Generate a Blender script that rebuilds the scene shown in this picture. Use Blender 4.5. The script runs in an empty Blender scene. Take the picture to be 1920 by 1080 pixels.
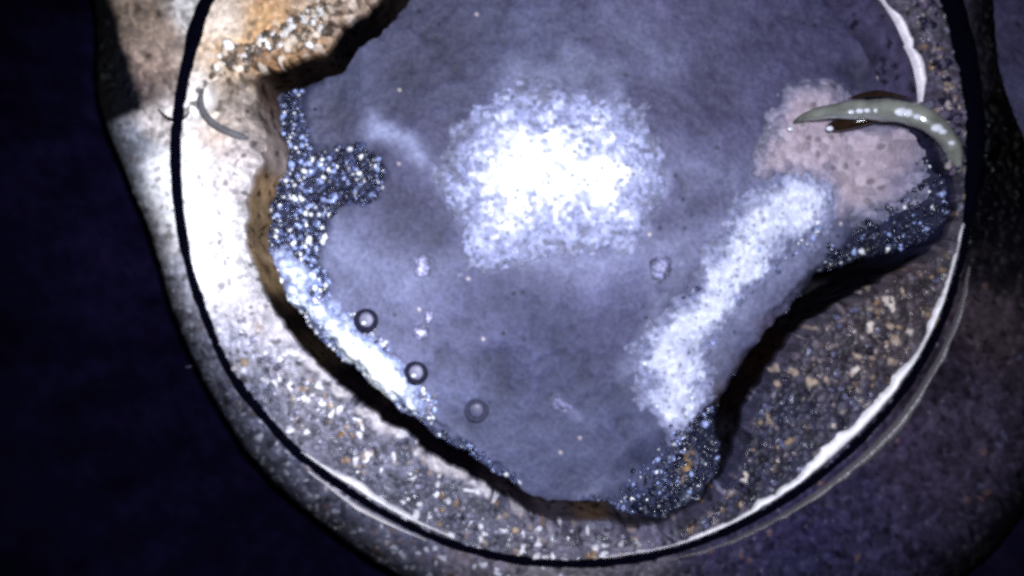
import bpy, math
import numpy as np
from mathutils import Vector

# ------------------------------------------------------------------ camera, world, lamps, exposure
S = 0.01          # one unit of the layout (100 photo pixels on the ledge) in metres
H = 16.6          # camera height above the ledge, in layout units
sc = bpy.context.scene
col = sc.collection

cam_d = bpy.data.cameras.new("borescope_camera")
cam = bpy.data.objects.new("borescope_camera", cam_d)
col.objects.link(cam)
cam.location = (0, 0, H * S)
cam.rotation_euler = (0, 0, 0)
cam_d.sensor_width = 36
cam_d.lens = 18 * H / 9.6
cam_d.clip_start = 0.001
cam_d.clip_end = 10
cam_d.dof.use_dof = True
cam_d.dof.focus_distance = (H + 1.0) * S
cam_d.dof.aperture_fstop = 4.0
sc.camera = cam

world = bpy.data.worlds.new("World")
sc.world = world
world.use_nodes = True
bgn = world.node_tree.nodes["Background"]
bgn.inputs[0].default_value = (0.10, 0.08, 0.30, 1)
bgn.inputs[1].default_value = 0.006

sc.view_settings.view_transform = 'Standard'
sc.view_settings.look = 'None'
sc.view_settings.exposure = 0.0
sc.view_settings.gamma = 1.0
sc.render.engine = 'CYCLES'
sc.cycles.use_denoising = False
sc.cycles.max_bounces = 6
sc.cycles.filter_width = 3.0


def lamp(name, loc, target, watts, angle, blend, colour, radius):
    d = bpy.data.lights.new(name, 'SPOT')
    d.energy = watts
    d.spot_size = math.radians(angle)
    d.spot_blend = blend
    d.color = colour
    d.shadow_soft_size = radius * S
    o = bpy.data.objects.new(name, d)
    col.objects.link(o)
    o.location = Vector(loc) * S
    v = (Vector(target) - Vector(loc))
    o.rotation_euler = v.to_track_quat('-Z', 'Y').to_euler()
    return o


TINT = (0.84, 0.89, 1.0)
# the borescope's own LEDs, set round its lens
lamp("borescope_led", (0.5, 1.2, H + 0.2), (0.8, 0.4, 0), 2.1, 84, 1.0, TINT, 0.55)
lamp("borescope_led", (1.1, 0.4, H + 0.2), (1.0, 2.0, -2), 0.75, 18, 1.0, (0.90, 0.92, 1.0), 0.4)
lamp("borescope_led", (0.9, 0.9, H + 0.2), (-5.9, 2.2, 0), 1.35, 25, 1.0, (0.86, 0.91, 1.0), 0.4)
lamp("borescope_led", (-0.4, 0.4, H + 0.2), (-3.0, -1.3, -1.5), 1.3, 20, 1.0, (0.86, 0.90, 1.0), 0.4)

# ------------------------------------------------------------------ numeric helpers (photo-pixel plane)
rng = np.random.default_rng(7)
_tabs = {}


def _tab(seed):
    if seed not in _tabs:
        _tabs[seed] = np.random.default_rng(seed).random((256, 256, 3))
    return _tabs[seed]


def vnoise(x, y, scale, seed=1):
    t = _tab(seed)[..., 0]
    x = np.asarray(x) / scale + 1000.37
    y = np.asarray(y) / scale + 1000.71
    ix = np.floor(x).astype(int); iy = np.floor(y).astype(int)
    fx = x - ix; fy = y - iy
    fx = fx * fx * (3 - 2 * fx); fy = fy * fy * (3 - 2 * fy)
    a = t[ix % 256, iy % 256]; b = t[(ix + 1) % 256, iy % 256]
    c = t[ix % 256, (iy + 1) % 256]; d = t[(ix + 1) % 256, (iy + 1) % 256]
    return (a * (1 - fx) + b * fx) * (1 - fy) + (c * (1 - fx) + d * fx) * fy


def fbm(x, y, scale, octs=4, seed=1, gain=0.5):
    s = 0; amp = 1; tot = 0
    for k in range(octs):
        s = s + amp * vnoise(x, y, scale / 2 ** k, seed + k)
        tot += amp; amp *= gain
    return s / tot


def worley(x, y, cell, seed=1):
    """distance to nearest point (in cells), second distance, two random numbers of the nearest cell"""
    t = _tab(seed)
    t2 = _tab(seed + 500)
    x = np.asarray(x) / cell + 500.0
    y = np.asarray(y) / cell + 500.0
    ix = np.floor(x).astype(int); iy = np.floor(y).astype(int)
    f1 = np.full(x.shape, 9.0); f2 = np.full(x.shape, 9.0)
    v1 = np.zeros(x.shape); v2 = np.zeros(x.shape)
    for dx in (-1, 0, 1):
        for dy in (-1, 0, 1):
            jx = (ix + dx); jy = (iy + dy)
            r = t[jx % 256, jy % 256]
            d = np.hypot(jx + 0.1 + 0.8 * r[..., 0] - x, jy + 0.1 + 0.8 * r[..., 1] - y)
            near = d < f1
            f2 = np.where(near, f1, np.minimum(f2, d))
            q = t2[jx % 256, jy % 256]
            v1 = np.where(near, r[..., 2], v1)
            v2 = np.where(near, q[..., 0], v2)
            f1 = np.where(near, d, f1)
    return f1, f2, v1, v2


def rubble(x, y, cell, seed, warp=0.7):
    """irregular cells: worley on bent coordinates"""
    wx = x + cell * warp * 2 * (fbm(x, y, cell * 1.6, 3, seed + 60) - 0.5)
    wy = y + cell * warp * 2 * (fbm(x, y, cell * 1.6, 3, seed + 70) - 0.5)
    return worley(wx, wy, cell, seed)


def sstep(a, b, x):
    t = np.clip((x - a) / (b - a), 0, 1)
    return t * t * (3 - 2 * t)


def smooth_closed(pts, n=12):
    P = np.array(pts, float)
    N = len(P); out = []
    for i in range(N):
        p0, p1, p2, p3 = P[i - 1], P[i], P[(i + 1) % N], P[(i + 2) % N]
        for t in np.arange(n) / n:
            out.append(0.5 * (2 * p1 + (p2 - p0) * t + (2 * p0 - 5 * p1 + 4 * p2 - p3) * t * t + (3 * p1 - p0 - 3 * p2 + p3) * t ** 3))
    return np.array(out)


def smooth_open(pts, n=12):
    P = np.array(pts, float)
    P = np.vstack([2 * P[0] - P[1], P, 2 * P[-1] - P[-2]])
    out = []
    for i in range(1, len(P) - 2):
        p0, p1, p2, p3 = P[i - 1], P[i], P[i + 1], P[i + 2]
        for t in np.arange(n) / n:
            out.append(0.5 * (2 * p1 + (p2 - p0) * t + (2 * p0 - 5 * p1 + 4 * p2 - p3) * t * t + (3 * p1 - p0 - 3 * p2 + p3) * t ** 3))
    out.append(P[-2])
    return np.array(out)


def sdist(poly, X, Y):
    """signed distance to a polygon, negative inside"""
    P = np.array(poly, float)
    d = np.full(X.shape, 1e9); inside = np.zeros(X.shape, bool)
    for i in range(len(P)):
        a = P[i - 1]; b = P[i]
        e = b - a
        L = e @ e
        if L < 1e-9:
            continue
        wx = X - a[0]; wy = Y - a[1]
        t = np.clip((wx * e[0] + wy * e[1]) / L, 0, 1)
        d = np.minimum(d, (wx - e[0] * t) ** 2 + (wy - e[1] * t) ** 2)
        c = (a[1] > Y) != (b[1] > Y)
        if abs(e[1]) > 1e-12:
            inside ^= c & (X < e[0] * (Y - a[1]) / e[1] + a[0])
    return np.where(inside, -np.sqrt(d), np.sqrt(d))


def line_dist(pts, X, Y):
    P = np.array(pts, float)
    d = np.full(X.shape, 1e9)
    for i in range(len(P) - 1):
        a = P[i]; e = P[i + 1] - a
        t = np.clip(((X - a[0]) * e[0] + (Y - a[1]) * e[1]) / (e @ e), 0, 1)
        d = np.minimum(d, (X - a[0] - e[0] * t) ** 2 + (Y - a[1] - e[1] * t) ** 2)
    return np.sqrt(d)


def field(ctrl, X, Y, p=3.5):
    """blend of colours given at places: [(x, y, (r, g, b)), ...]"""
    w_tot = np.zeros(X.shape); out = np.zeros(X.shape + (3,))
    for (x, y, c) in ctrl:
        w = 1.0 / ((X - x) ** 2 + (Y - y) ** 2 + 400.0) ** (p / 2)
        w_tot += w
        out += w[..., None] * np.array(c)
    return out / w_tot[..., None]


def place(px, py, z0, z=None):
    """metres of a spot of the level z0 (height z)"""
    k = (H - z0) / H
    z = z0 if z is None else z
    px = np.asarray(px, float); py = np.asarray(py, float)
    z = np.broadcast_to(np.asarray(z, float), px.shape)
    return np.stack([(px - 960) / 100 * k, (540 - py) / 100 * k, z], -1) * S


# ------------------------------------------------------------------ materials
def material(name, base=None, rough=0.6, spec=0.5, attr=True, noise_amt=0.25, noise_scale=900.0,
             bump=0.2, bump_scale=1500.0, metallic=0.0, coat=0.0, transmission=0.0):
    m = bpy.data.materials.new(name)
    m.use_nodes = True
    nt = m.node_tree
    b = nt.nodes["Principled BSDF"]
    tc = nt.nodes.new("ShaderNodeTexCoord")
    nz = nt.nodes.new("ShaderNodeTexNoise")
    nz.inputs["Scale"].default_value = noise_scale
    nz.inputs["Detail"].default_value = 3
    nt.links.new(tc.outputs["Object"], nz.inputs["Vector"])
    mr = nt.nodes.new("ShaderNodeMapRange")
    mr.inputs["From Min"].default_value = 0.3
    mr.inputs["From Max"].default_value = 0.7
    mr.inputs["To Min"].default_value = 1 - noise_amt
    mr.inputs["To Max"].default_value = 1 + noise_amt
    nt.links.new(nz.outputs["Fac"], mr.inputs["Value"])
    mx = nt.nodes.new("ShaderNodeVectorMath")
    mx.operation = 'MULTIPLY'
    if attr:
        at = nt.nodes.new("ShaderNodeAttribute")
        at.attribute_name = "tone"
        nt.links.new(at.outputs["Color"], mx.inputs[0])
        nt.links.new(at.outputs["Alpha"], b.inputs["Roughness"])
    else:
        mx.inputs[0].default_value = base
        b.inputs["Roughness"].default_value = rough
    nt.links.new(mr.outputs["Result"], mx.inputs[1])
    nt.links.new(mx.outputs["Vector"], b.inputs["Base Color"])
    b.inputs["Specular IOR Level"].default_value = spec
    b.inputs["Metallic"].default_value = metallic
    b.inputs["Coat Weight"].default_value = coat
    b.inputs["Coat Roughness"].default_value = 0.12
    b.inputs["Transmission Weight"].default_value = transmission
    if bump:
        n2 = nt.nodes.new("ShaderNodeTexNoise")
        n2.inputs["Scale"].default_value = bump_scale
        n2.inputs["Detail"].default_value = 4
        nt.links.new(tc.outputs["Object"], n2.inputs["Vector"])
        bp = nt.nodes.new("ShaderNodeBump")
        bp.inputs["Strength"].default_value = bump
        bp.inputs["Distance"].default_value = 0.0006
        nt.links.new(n2.outputs["Fac"], bp.inputs["Height"])
        nt.links.new(bp.outputs["Normal"], b.inputs["Normal"])
    return m


M_scale = material("corroded_scale", bump=0.35, spec=0.3)
M_silt = material("grey_silt", noise_amt=0.22, noise_scale=1100, bump=0.25, bump_scale=900, spec=0.25)
M_crust_and_glare = material("crust_and_glare", noise_amt=0.12, bump=0.5, bump_scale=1400, spec=0.4)
M_grain = material("wet_grains", noise_amt=0.3, bump=0.0, spec=0.5)
M_flake = material("dull_scale", noise_amt=0.3, bump=0.2, spec=0.08)
M_shade = material("shade_wall", noise_amt=0.3, noise_scale=300, bump=0.3, bump_scale=400, spec=0.0)  # for walls and shaft whose near-black tones hold painted shade
M_rubber = material("black_rubber", base=(0.0012, 0.0012, 0.004), attr=False, rough=0.9, spec=0.0, bump=0.1)
M_bare = material("bare_metal", bump=0.25, noise_amt=0.12, metallic=0.0, spec=0.6)
M_strand = material("wet_strand", noise_amt=0.2, noise_scale=250, bump=0.15, bump_scale=300, coat=1.0, spec=1.0)
M_darkwet = material("dark_wet", base=(0.02, 0.010, 0.006), attr=False, rough=0.12, spec=0.5, bump=0.1)
M_bead = material("highlight_bead", base=(0.75, 0.76, 0.85), attr=False, rough=0.08, spec=0.6, bump=0.0, noise_amt=0.05)


# ------------------------------------------------------------------ mesh helpers
def put(name, V, F, tone=None, mat=None, parent=None, smooth=True):
    V = np.asarray(V, float).reshape(-1, 3)
    F = np.asarray(F, np.int32)
    me = bpy.data.meshes.new(name)
    n = F.shape[1]
    me.vertices.add(len(V)); me.vertices.foreach_set("co", V.astype(np.float32).ravel())
    me.loops.add(F.size); me.loops.foreach_set("vertex_index", F.ravel())
    me.polygons.add(len(F)); me.polygons.foreach_set("loop_start", np.arange(0, F.size, n, dtype=np.int32))
    me.update(calc_edges=True)
    me.validate()
    if smooth:
        me.polygons.foreach_set("use_smooth", np.ones(len(me.polygons), bool))
    if tone is not None:
        a = me.attributes.new("tone", 'FLOAT_COLOR', 'POINT')
        t = np.asarray(tone, np.float32).reshape(-1, 4)
        a.data.foreach_set("color", np.ascontiguousarray(t).ravel())
    if mat:
        me.materials.append(mat)
    o = bpy.data.objects.new(name, me)
    col.objects.link(o)
    if parent:
        o.parent = parent
    return o


def tag(o, label=None, cat=None, group=None, kind=None):
    if label: o["label"] = label
    if cat: o["category"] = cat
    if group: o["group"] = group
    if kind: o["kind"] = kind
    return o


def root(name, px, py, z0, label, cat, group=None):
    o = bpy.data.objects.new(name, None)
    col.objects.link(o)
    o.empty_display_size = 0.005
    o.location = place(px, py, z0)
    return tag(o, label, cat, group)


def adopt(child, parent):
    child.parent = parent
    child.matrix_parent_inverse = parent.matrix_basis.inverted()
    return child


def grid_faces(nr, nt, closed):
    i = np.arange(nr - 1)[:, None]; j = np.arange(nt if closed else nt - 1)[None, :]
    j2 = (j + 1) % nt
    a = i * nt + j; b = i * nt + j2; c = (i + 1) * nt + j2; d = (i + 1) * nt + j
    return np.stack([a, b, c, d], -1).reshape(-1, 4)


def tube(path, radii, seg=14, flat=1.0):
    """path (n,3) layout metres, radii (n,) metres; closed ends by shrinking radii"""
    P = np.asarray(path, float); n = len(P)
    T = np.gradient(P, axis=0)
    T /= np.linalg.norm(T, axis=1)[:, None] + 1e-12
    up = np.array([0, 0, 1.0])
    A = np.cross(T, up); A /= np.linalg.norm(A, axis=1)[:, None] + 1e-12
    B = np.cross(A, T)
    th = np.arange(seg) / seg * 2 * np.pi
    r = np.asarray(radii)[:, None, None]
    V = P[:, None, :] + r * (np.cos(th)[None, :, None] * A[:, None, :] + flat * np.sin(th)[None, :, None] * B[:, None, :])
    return V, grid_faces(n, seg, True)


# unit icosphere, 80 faces
def ico(sub=1):
    p = (1 + 5 ** 0.5) / 2
    V = [(-1, p, 0), (1, p, 0), (-1, -p, 0), (1, -p, 0), (0, -1, p), (0, 1, p), (0, -1, -p), (0, 1, -p), (p, 0, -1), (p, 0, 1), (-p, 0, -1), (-p, 0, 1)]
    F = [(0, 11, 5), (0, 5, 1), (0, 1, 7), (0, 7, 10), (0, 10, 11), (1, 5, 9), (5, 11, 4), (11, 10, 2), (10, 7, 6), (7, 1, 8), (3, 9, 4), (3, 4, 2), (3, 2, 6), (3, 6, 8), (3, 8, 9), (4, 9, 5), (2, 4, 11), (6, 2, 10), (8, 6, 7), (9, 8, 1)]
    V = [np.array(v) / np.linalg.norm(v) for v in V]
    for _ in range(sub):
        cache = {}; G = []

        def mid(a, b):
            k = (min(a, b), max(a, b))
            if k not in cache:
                m = V[a] + V[b]
                V.append(m / np.linalg.norm(m)); cache[k] = len(V) - 1
            return cache[k]
        for a, b, c in F:
            x, y, w = mid(a, b), mid(b, c), mid(c, a)
            G += [(a, x, w), (b, y, x), (c, w, y), (x, y, w)]
        F = G
    return np.array(V), np.array(F)


ICO_V, ICO_F = ico(1)


def grains(centres, radii, tones, squash=0.7, jitter=0.42, seed=3):
    """many irregular little stones in one mesh; centres/radii in metres"""
    r = np.random.default_rng(seed)
    n = len(centres)
    sh = 1 + jitter * (r.random((n, len(ICO_V), 1)) - 0.5) * 2
    ax = np.stack([0.75 + 0.5 * r.random(n), 0.75 + 0.5 * r.random(n), squash * (0.7 + 0.6 * r.random(n))], -1)
    a = r.random(n) * 2 * np.pi
    L = ICO_V[None] * sh * ax[:, None, :]
    x = L[..., 0] * np.cos(a)[:, None] - L[..., 1] * np.sin(a)[:, None]
    y = L[..., 0] * np.sin(a)[:, None] + L[..., 1] * np.cos(a)[:, None]
    L = np.stack([x, y, L[..., 2]], -1)
    V = centres[:, None, :] + L * radii[:, None, None]
    F = (ICO_F[None] + (np.arange(n) * len(ICO_V))[:, None, None]).reshape(-1, 3)
    T = np.repeat(tones, len(ICO_V), axis=0)
    return V.reshape(-1, 3), F, T


# ------------------------------------------------------------------ outlines, read off the photograph
CX, CY = 1070.0, 450.0
OPEN = [(1000, -210), (820, -130), (700, -5), (668, 25), (640, 42), (622, 66), (600, 92), (560, 100), (520, 118), (478, 135), (470, 165), (478, 210), (488, 255), (478, 300),
        (458, 350), (452, 420), (458, 470), (480, 535), (505, 585), (555, 648), (615, 712), (690, 775), (770, 830), (850, 885), (940, 935), (1005, 972), (1080, 985), (1140, 985),
        (1195, 995), (1250, 985), (1320, 945), (1366, 890), (1392, 825), (1402, 768), (1430, 725), (1480, 655), (1530, 603), (1590, 566), (1660, 528), (1745, 478), (1798, 420), (1804, 345),
        (1775, 275), (1748, 190), (1722, 110), (1692, 45), (1660, -5), (1560, -110), (1350, -200)]
RING = [(390, 0), (350, 130), (334, 222), (330, 300), (337, 400), (355, 500), (385, 590), (428, 690), (485, 768), (560, 850), (650, 918), (750, 977), (850, 1020), (950, 1046), (1050, 1056),
        (1150, 1052), (1250, 1035), (1350, 1000), (1450, 950), (1550, 880), (1650, 785), (1720, 690), (1770, 590), (1802, 480), (1816, 400), (1826, 300), (1824, 200), (1808, 100), (1780, 0),
        (1710, -140), (1540, -290), (1300, -370), (1000, -390), (700, -310), (500, -170)]
FLANGE = [(120, -200), (150, 0), (152, 120), (165, 210), (205, 320), (250, 430), (300, 600), (380, 770), (480, 910), (620, 1030), (720, 1095), (850, 1150), (1050, 1180), (1300, 1170),
          (1500, 1200), (1760, 1150), (1960, 960), (2040, 720), (2020, 450), (1950, 250), (1905, 130), (1890, 0), (1860, -250), (1500, -480), (1000, -560), (500, -430)]
SLAB = [(770, -150), (712, -10), (665, 55), (612, 118), (560, 140), (480, 140), (430, 240), (430, 470), (500, 545), (580, 620), (662, 694), (738, 764), (815, 816), (890, 868), (955, 925),
        (1010, 1000), (1120, 1040), (1260, 1060), (1400, 960), (1395, 860), (1352, 785), (1375, 728), (1428, 660), (1480, 582), (1550, 510), (1650, 462), (1775, 440), (1900, 380), (1880, -60), (1350, -350), (900, -350)]


def polar(pts, nt, jag=0.0, seed=11, scale=30):
    C = smooth_closed(pts, 14)
    th = np.arctan2(C[:, 1] - CY, C[:, 0] - CX)
    r = np.hypot(C[:, 1] - CY, C[:, 0] - CX)
    o = np.argsort(th)
    t = np.arange(nt) / nt * 2 * np.pi - np.pi
    R = np.interp(t, th[o], r[o], period=2 * np.pi)
    if jag:
        R = R + jag * (fbm(CX + R * np.cos(t), CY + R * np.sin(t), scale, 3, seed) - 0.5) * 2
    return t, R


NT = 2600
TH, R_OPEN = polar(OPEN, NT, jag=9, scale=26)
_, R_RING = polar(RING, NT)
_, R_FLANGE = polar(FLANGE, NT, jag=2.5, seed=31, scale=60)
COS, SIN = np.cos(TH), np.sin(TH)

# ------------------------------------------------------------------ setting: shaft bottom and silt floor
ZF = -2.0
ZB = -6.5
r_ = np.linspace(0, 1, 40)
Rb = R_FLANGE * 1.0
X = CX + r_[:, None] * Rb * COS; Y = CY + r_[:, None] * Rb * SIN
V = place(X, Y, 0, ZB + 0.3 * fbm(X, Y, 90, 3, 40))
T = np.zeros(X.shape + (4,)); T[..., :3] = (0.006, 0.004, 0.008); T[..., 3] = 0.9  # near-black tone puts the darkness of the deep gap into the colour
tag(put("shaft_bottom", V, grid_faces(40, NT, True), T, M_shade), "black bottom of the shaft under the floor slab", None, kind="structure")

step = 2.6
gx = np.arange(400, 1900, step); gy = np.arange(-220, 1060, step)
GX, GY = np.meshgrid(gx, gy)
slab_curve = smooth_closed(SLAB, 5)
bank = np.maximum(sstep(1600, 1740, GX) * sstep(540, 470, GY), .95 * sstep(150, 60, np.hypot((GX - 1310) * .8, (GY - 930) * 1.0)))
ds = sdist(slab_curve, GX, GY) + 34 * (fbm(GX, GY, 34, 3, 51) - 0.5)
GRAV = {
    "left": [(528, 150), (572, 148), (574, 262), (640, 280), (702, 288), (718, 326), (690, 372), (640, 380), (612, 420), (598, 480), (618, 560), (560, 556), (500, 540), (488, 480), (503, 330), (500, 250)],
    "right": [(1540, 525), (1590, 445), (1680, 350), (1700, 285), (1840, 270), (1850, 430), (1750, 462), (1650, 490)],
    "low": [(1285, 800), (1330, 765), (1385, 800), (1405, 890), (1350, 985), (1230, 1030), (1120, 1000), (1170, 970), (1230, 880)],
}
dl = sdist(smooth_closed(GRAV["left"], 4), GX, GY)
dr = sdist(smooth_closed(GRAV["right"], 4), GX, GY)
dw = sdist(smooth_closed(GRAV["low"], 4), GX, GY)
wob = 26 * (fbm(GX, GY, 30, 3, 61) - 0.5)
g_dark = np.maximum.reduce([sstep(14, -12, dl + wob), sstep(14, -12, dr + wob), sstep(18, -14, dw + wob)])

FLOOR_C = [(800, 80, (.078, .070, .125)), (620, 220, (.072, .066, .115)), (1200, 60, (.105, .092, .175)), (1500, 60, (.070, .060, .125)), (1640, 60, (.050, .042, .092)), (1620, 150, (.060, .050, .105)), (1700, 100, (.045, .036, .08)), (640, 160, (.082, .080, .140)),
           (720, 420, (.085, .078, .140)), (800, 320, (.090, .080, .150)), (650, 470, (.120, .118, .200)), (720, 540, (.135, .130, .225)), (900, 560, (.100, .095, .180)), (1000, 660, (.080, .078, .160)),
           (1050, 860, (.080, .080, .150)), (900, 820, (.095, .095, .175)), (1150, 620, (.085, .078, .160)), (1160, 800, (.085, .085, .165)), (1300, 300, (.120, .105, .200)), (1330, 440, (.135, .120, .220)),
           (1360, 200, (.082, .070, .140)), (1440, 560, (.135, .125, .225)), (1400, 640, (.085, .080, .155)), (1450, 620, (.080, .062, .100)), (1350, 690, (.060, .055, .10)), (1400, 690, (.045, .036, .05)), (1520, 540, (.05, .046, .08)), (1340, 760, (.050, .035, .045)),
           (1480, 500, (.150, .140, .240)), (1540, 470, (.110, .105, .180)), (1150, 540, (.115, .108, .205)), (1230, 180, (.095, .085, .16)), (1000, 130, (.11, .105, .19))]
fc = field(FLOOR_C, GX, GY)
film_and_halo = np.zeros(GX.shape)   # pale dusty film lying on the silt, plus the painted halo of the glare patch
for pts, w, s in [([(690, 228), (745, 250), (800, 305), (850, 370), (890, 430)], 34, 1.0), ([(965, 140), (970, 160)], 34, .55), ([(1060, 100), (1110, 110), (1150, 160)], 40, .35), ([(1000, 170), (1150, 180)], 38, .5),
                  ([(1225, 500), (1250, 505)], 34, .6), ([(1290, 660), (1360, 560), (1440, 460), (1500, 380)], 95, .75), ([(1380, 400), (1300, 480), (1230, 520)], 55, .5), ([(1420, 560), (1500, 490)], 40, .3), ([(1230, 640), (1180, 700)], 40, .45), ([(1300, 440), (1240, 470), (1200, 440)], 60, .5), ([(1540, 340), (1430, 330)], 60, .45), ([(1050, 330)], 215, .62), ([(960, 150), (1150, 130)], 60, .35), ([(1150, 40), (1240, 110)], 70, .25), ([(960, 130), (985, 180)], 36, .6), ([(560, 480), (680, 500)], 60, .3), ([(1250, 300), (1380, 330)], 70, .3), ([(920, 470), (1100, 500), (1200, 470)], 60, .45), ([(900, 250), (880, 330), (905, 440), (1050, 465), (1200, 420), (1245, 330)], 34, .8),
                  ([(1060, 500), (1120, 520)], 40, .35), ([(1050, 750), (1090, 790)], 24, .5), ([(1215, 620), (1235, 560)], 30, .4), ([(640, 460), (760, 520), (840, 500)], 70, .22), ([(820, 790), (870, 850)], 40, .3),
                  ([(690, 640), (780, 740)], 30, .3), ([(1270, 380), (1340, 330)], 50, .25), ([(870, 205), (930, 215)], 10, .4), ([(1190, 880), (1100, 930)], 34, .35)]:
    d = line_dist(pts, GX, GY) + 34 * (fbm(GX, GY, 42, 4, 71) - 0.5)
    film_and_halo = np.maximum(film_and_halo, s * sstep(w, -w * 0.3, d))
mott = fbm(GX, GY, 60, 4, 81)
mott2 = fbm(GX, GY, 14, 3, 85)
film_and_halo = np.clip(film_and_halo * (0.35 + 1.15 * fbm(GX, GY, 22, 3, 88)), 0, 1)
fc = fc * np.array((.84, .90, .92)) * (0.25 + 1.05 * mott + 0.48 * mott2)[..., None]
fc = fc * (1 - film_and_halo[..., None]) + np.array((.31, .33, .52)) * film_and_halo[..., None]
# dark pin holes and pale pin points in the silt
f1, f2, v1, v2 = worley(GX, GY, 36, 91)
pin = (v1 > 0.93) * sstep(0.16, 0.05, f1)
fc = fc * (1 - 0.7 * pin[..., None])
pin = (v1 < 0.022) * sstep(0.13, 0.04, f1)
fc = fc * (1 - pin[..., None]) + np.array((.6, .5, .5)) * pin[..., None]
fc = fc * (1 - g_dark[..., None]) + np.array((.016, .018, .044)) * g_dark[..., None]
deep = sstep(-6, 16, ds)
fc = fc * (1 - deep[..., None]) + np.array((.006, .005, .009)) * deep[..., None]  # slab edge blackened in colour as the shade of the gap
zf = ZF + 0.10 * (mott - 0.5) + 0.05 * (mott2 - 0.5) + 0.05 * film_and_halo - 0.06 * g_dark
zf = zf + 1.5 * bank
zf = zf - 0.35 * sstep(-26, 6, ds) - 3.8 * sstep(2, 22, ds)
FT = np.concatenate([fc, np.full(GX.shape + (1,), 0.62)], -1)


def floor_z(px, py):
    u = np.clip((np.asarray(px) - gx[0]) / step, 0, len(gx) - 1.001)
    v = np.clip((np.asarray(py) - gy[0]) / step, 0, len(gy) - 1.001)
    i = u.astype(int); j = v.astype(int); u = u - i; v = v - j
    return (zf[j, i] * (1 - u) + zf[j, i + 1] * u) * (1 - v) + (zf[j + 1, i] * (1 - u) + zf[j + 1, i + 1] * u) * v


tag(put("silt_floor", place(GX, GY, ZF, zf), grid_faces(*GX.shape, False), FT, M_silt), "grey violet silt covering the flat floor inside the opening", None, kind="structure")

# ------------------------------------------------------------------ collar with the shield-shaped opening
NRW, NRC = 22, 120
Tt = np.linspace(1, 0, NRW)[:, None]             # wall, bottom to lip
lip_drop = 0.35
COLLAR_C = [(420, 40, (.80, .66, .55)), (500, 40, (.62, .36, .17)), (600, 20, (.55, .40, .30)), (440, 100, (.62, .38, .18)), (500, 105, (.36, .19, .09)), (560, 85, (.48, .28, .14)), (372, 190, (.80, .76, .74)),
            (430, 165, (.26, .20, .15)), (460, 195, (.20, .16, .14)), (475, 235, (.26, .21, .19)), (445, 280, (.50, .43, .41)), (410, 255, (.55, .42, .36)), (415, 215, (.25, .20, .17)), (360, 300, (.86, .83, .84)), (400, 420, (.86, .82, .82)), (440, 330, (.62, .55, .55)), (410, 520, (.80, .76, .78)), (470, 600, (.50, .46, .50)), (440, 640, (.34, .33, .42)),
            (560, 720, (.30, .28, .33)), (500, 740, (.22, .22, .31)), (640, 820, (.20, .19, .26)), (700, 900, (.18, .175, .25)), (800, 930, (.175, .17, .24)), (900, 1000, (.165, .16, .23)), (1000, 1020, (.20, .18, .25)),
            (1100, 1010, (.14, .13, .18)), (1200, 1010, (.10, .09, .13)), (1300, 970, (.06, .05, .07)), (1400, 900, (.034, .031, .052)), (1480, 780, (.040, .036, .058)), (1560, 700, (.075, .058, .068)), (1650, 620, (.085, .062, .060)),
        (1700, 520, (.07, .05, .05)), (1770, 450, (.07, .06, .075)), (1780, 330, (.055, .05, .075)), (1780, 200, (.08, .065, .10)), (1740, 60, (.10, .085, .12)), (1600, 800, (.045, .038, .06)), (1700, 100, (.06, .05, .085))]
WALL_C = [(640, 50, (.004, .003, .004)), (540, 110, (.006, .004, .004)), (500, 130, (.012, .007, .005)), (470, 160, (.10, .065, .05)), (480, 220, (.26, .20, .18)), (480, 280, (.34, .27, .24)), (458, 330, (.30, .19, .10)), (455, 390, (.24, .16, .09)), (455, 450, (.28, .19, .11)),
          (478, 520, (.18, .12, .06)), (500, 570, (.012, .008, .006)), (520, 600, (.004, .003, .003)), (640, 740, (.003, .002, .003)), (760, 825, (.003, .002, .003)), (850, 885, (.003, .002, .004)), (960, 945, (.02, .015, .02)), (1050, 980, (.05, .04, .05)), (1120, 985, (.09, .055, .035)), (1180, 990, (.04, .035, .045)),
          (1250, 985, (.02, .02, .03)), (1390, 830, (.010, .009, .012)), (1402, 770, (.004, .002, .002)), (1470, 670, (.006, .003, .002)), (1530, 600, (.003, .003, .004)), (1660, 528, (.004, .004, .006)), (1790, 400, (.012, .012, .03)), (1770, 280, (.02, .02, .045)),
          (1735, 150, (.11, .095, .18)), (1690, 45, (.11, .095, .18)), (1000, -200, (.02, .02, .02))]  # near-black stretches are painted shade of the gap, brown is the wall's own
XW = CX + (R_OPEN + 6 * Tt * (fbm(TH * 300 + 900, Tt * 60 + 0 * TH, 40, 3, 101) - 0.3)) * COS
YW = CY + (R_OPEN + 6 * Tt * (fbm(TH * 300 + 900, Tt * 60 + 0 * TH, 40, 3, 102) - 0.3)) * SIN
ZW = -lip_drop - (3.2 - lip_drop) * Tt + 0 * TH
u = (np.linspace(0, 1, NRC + 1)[1:, None]) ** 1.25
RC_ = R_OPEN + (R_RING + 2 - R_OPEN) * u
XC = CX + RC_ * COS; YC = CY + RC_ * SIN
d_in = RC_ - R_OPEN
f1, f2, v1, v2 = rubble(XC, YC, 13, 111)
g1, g2, w1, w2 = rubble(XC + 4, YC, 26, 117)
white_zone = sstep(560, 380, XC) * sstep(-40, 60, YC + 40) * sstep(700, 520, YC)
rockiness = 1 - 0.55 * white_zone * sstep(18, 60, d_in)
cob = (1 - np.clip(f1, 0, 1)) * (0.4 + 0.9 * v1)
zc = 0.06 * cob * rockiness + 0.07 * (fbm(XC, YC, 70, 3, 121) - 0.5) - 0.10 * ((w1 < 0.12) * sstep(0.4, 0.2, g1)) * rockiness
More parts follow.
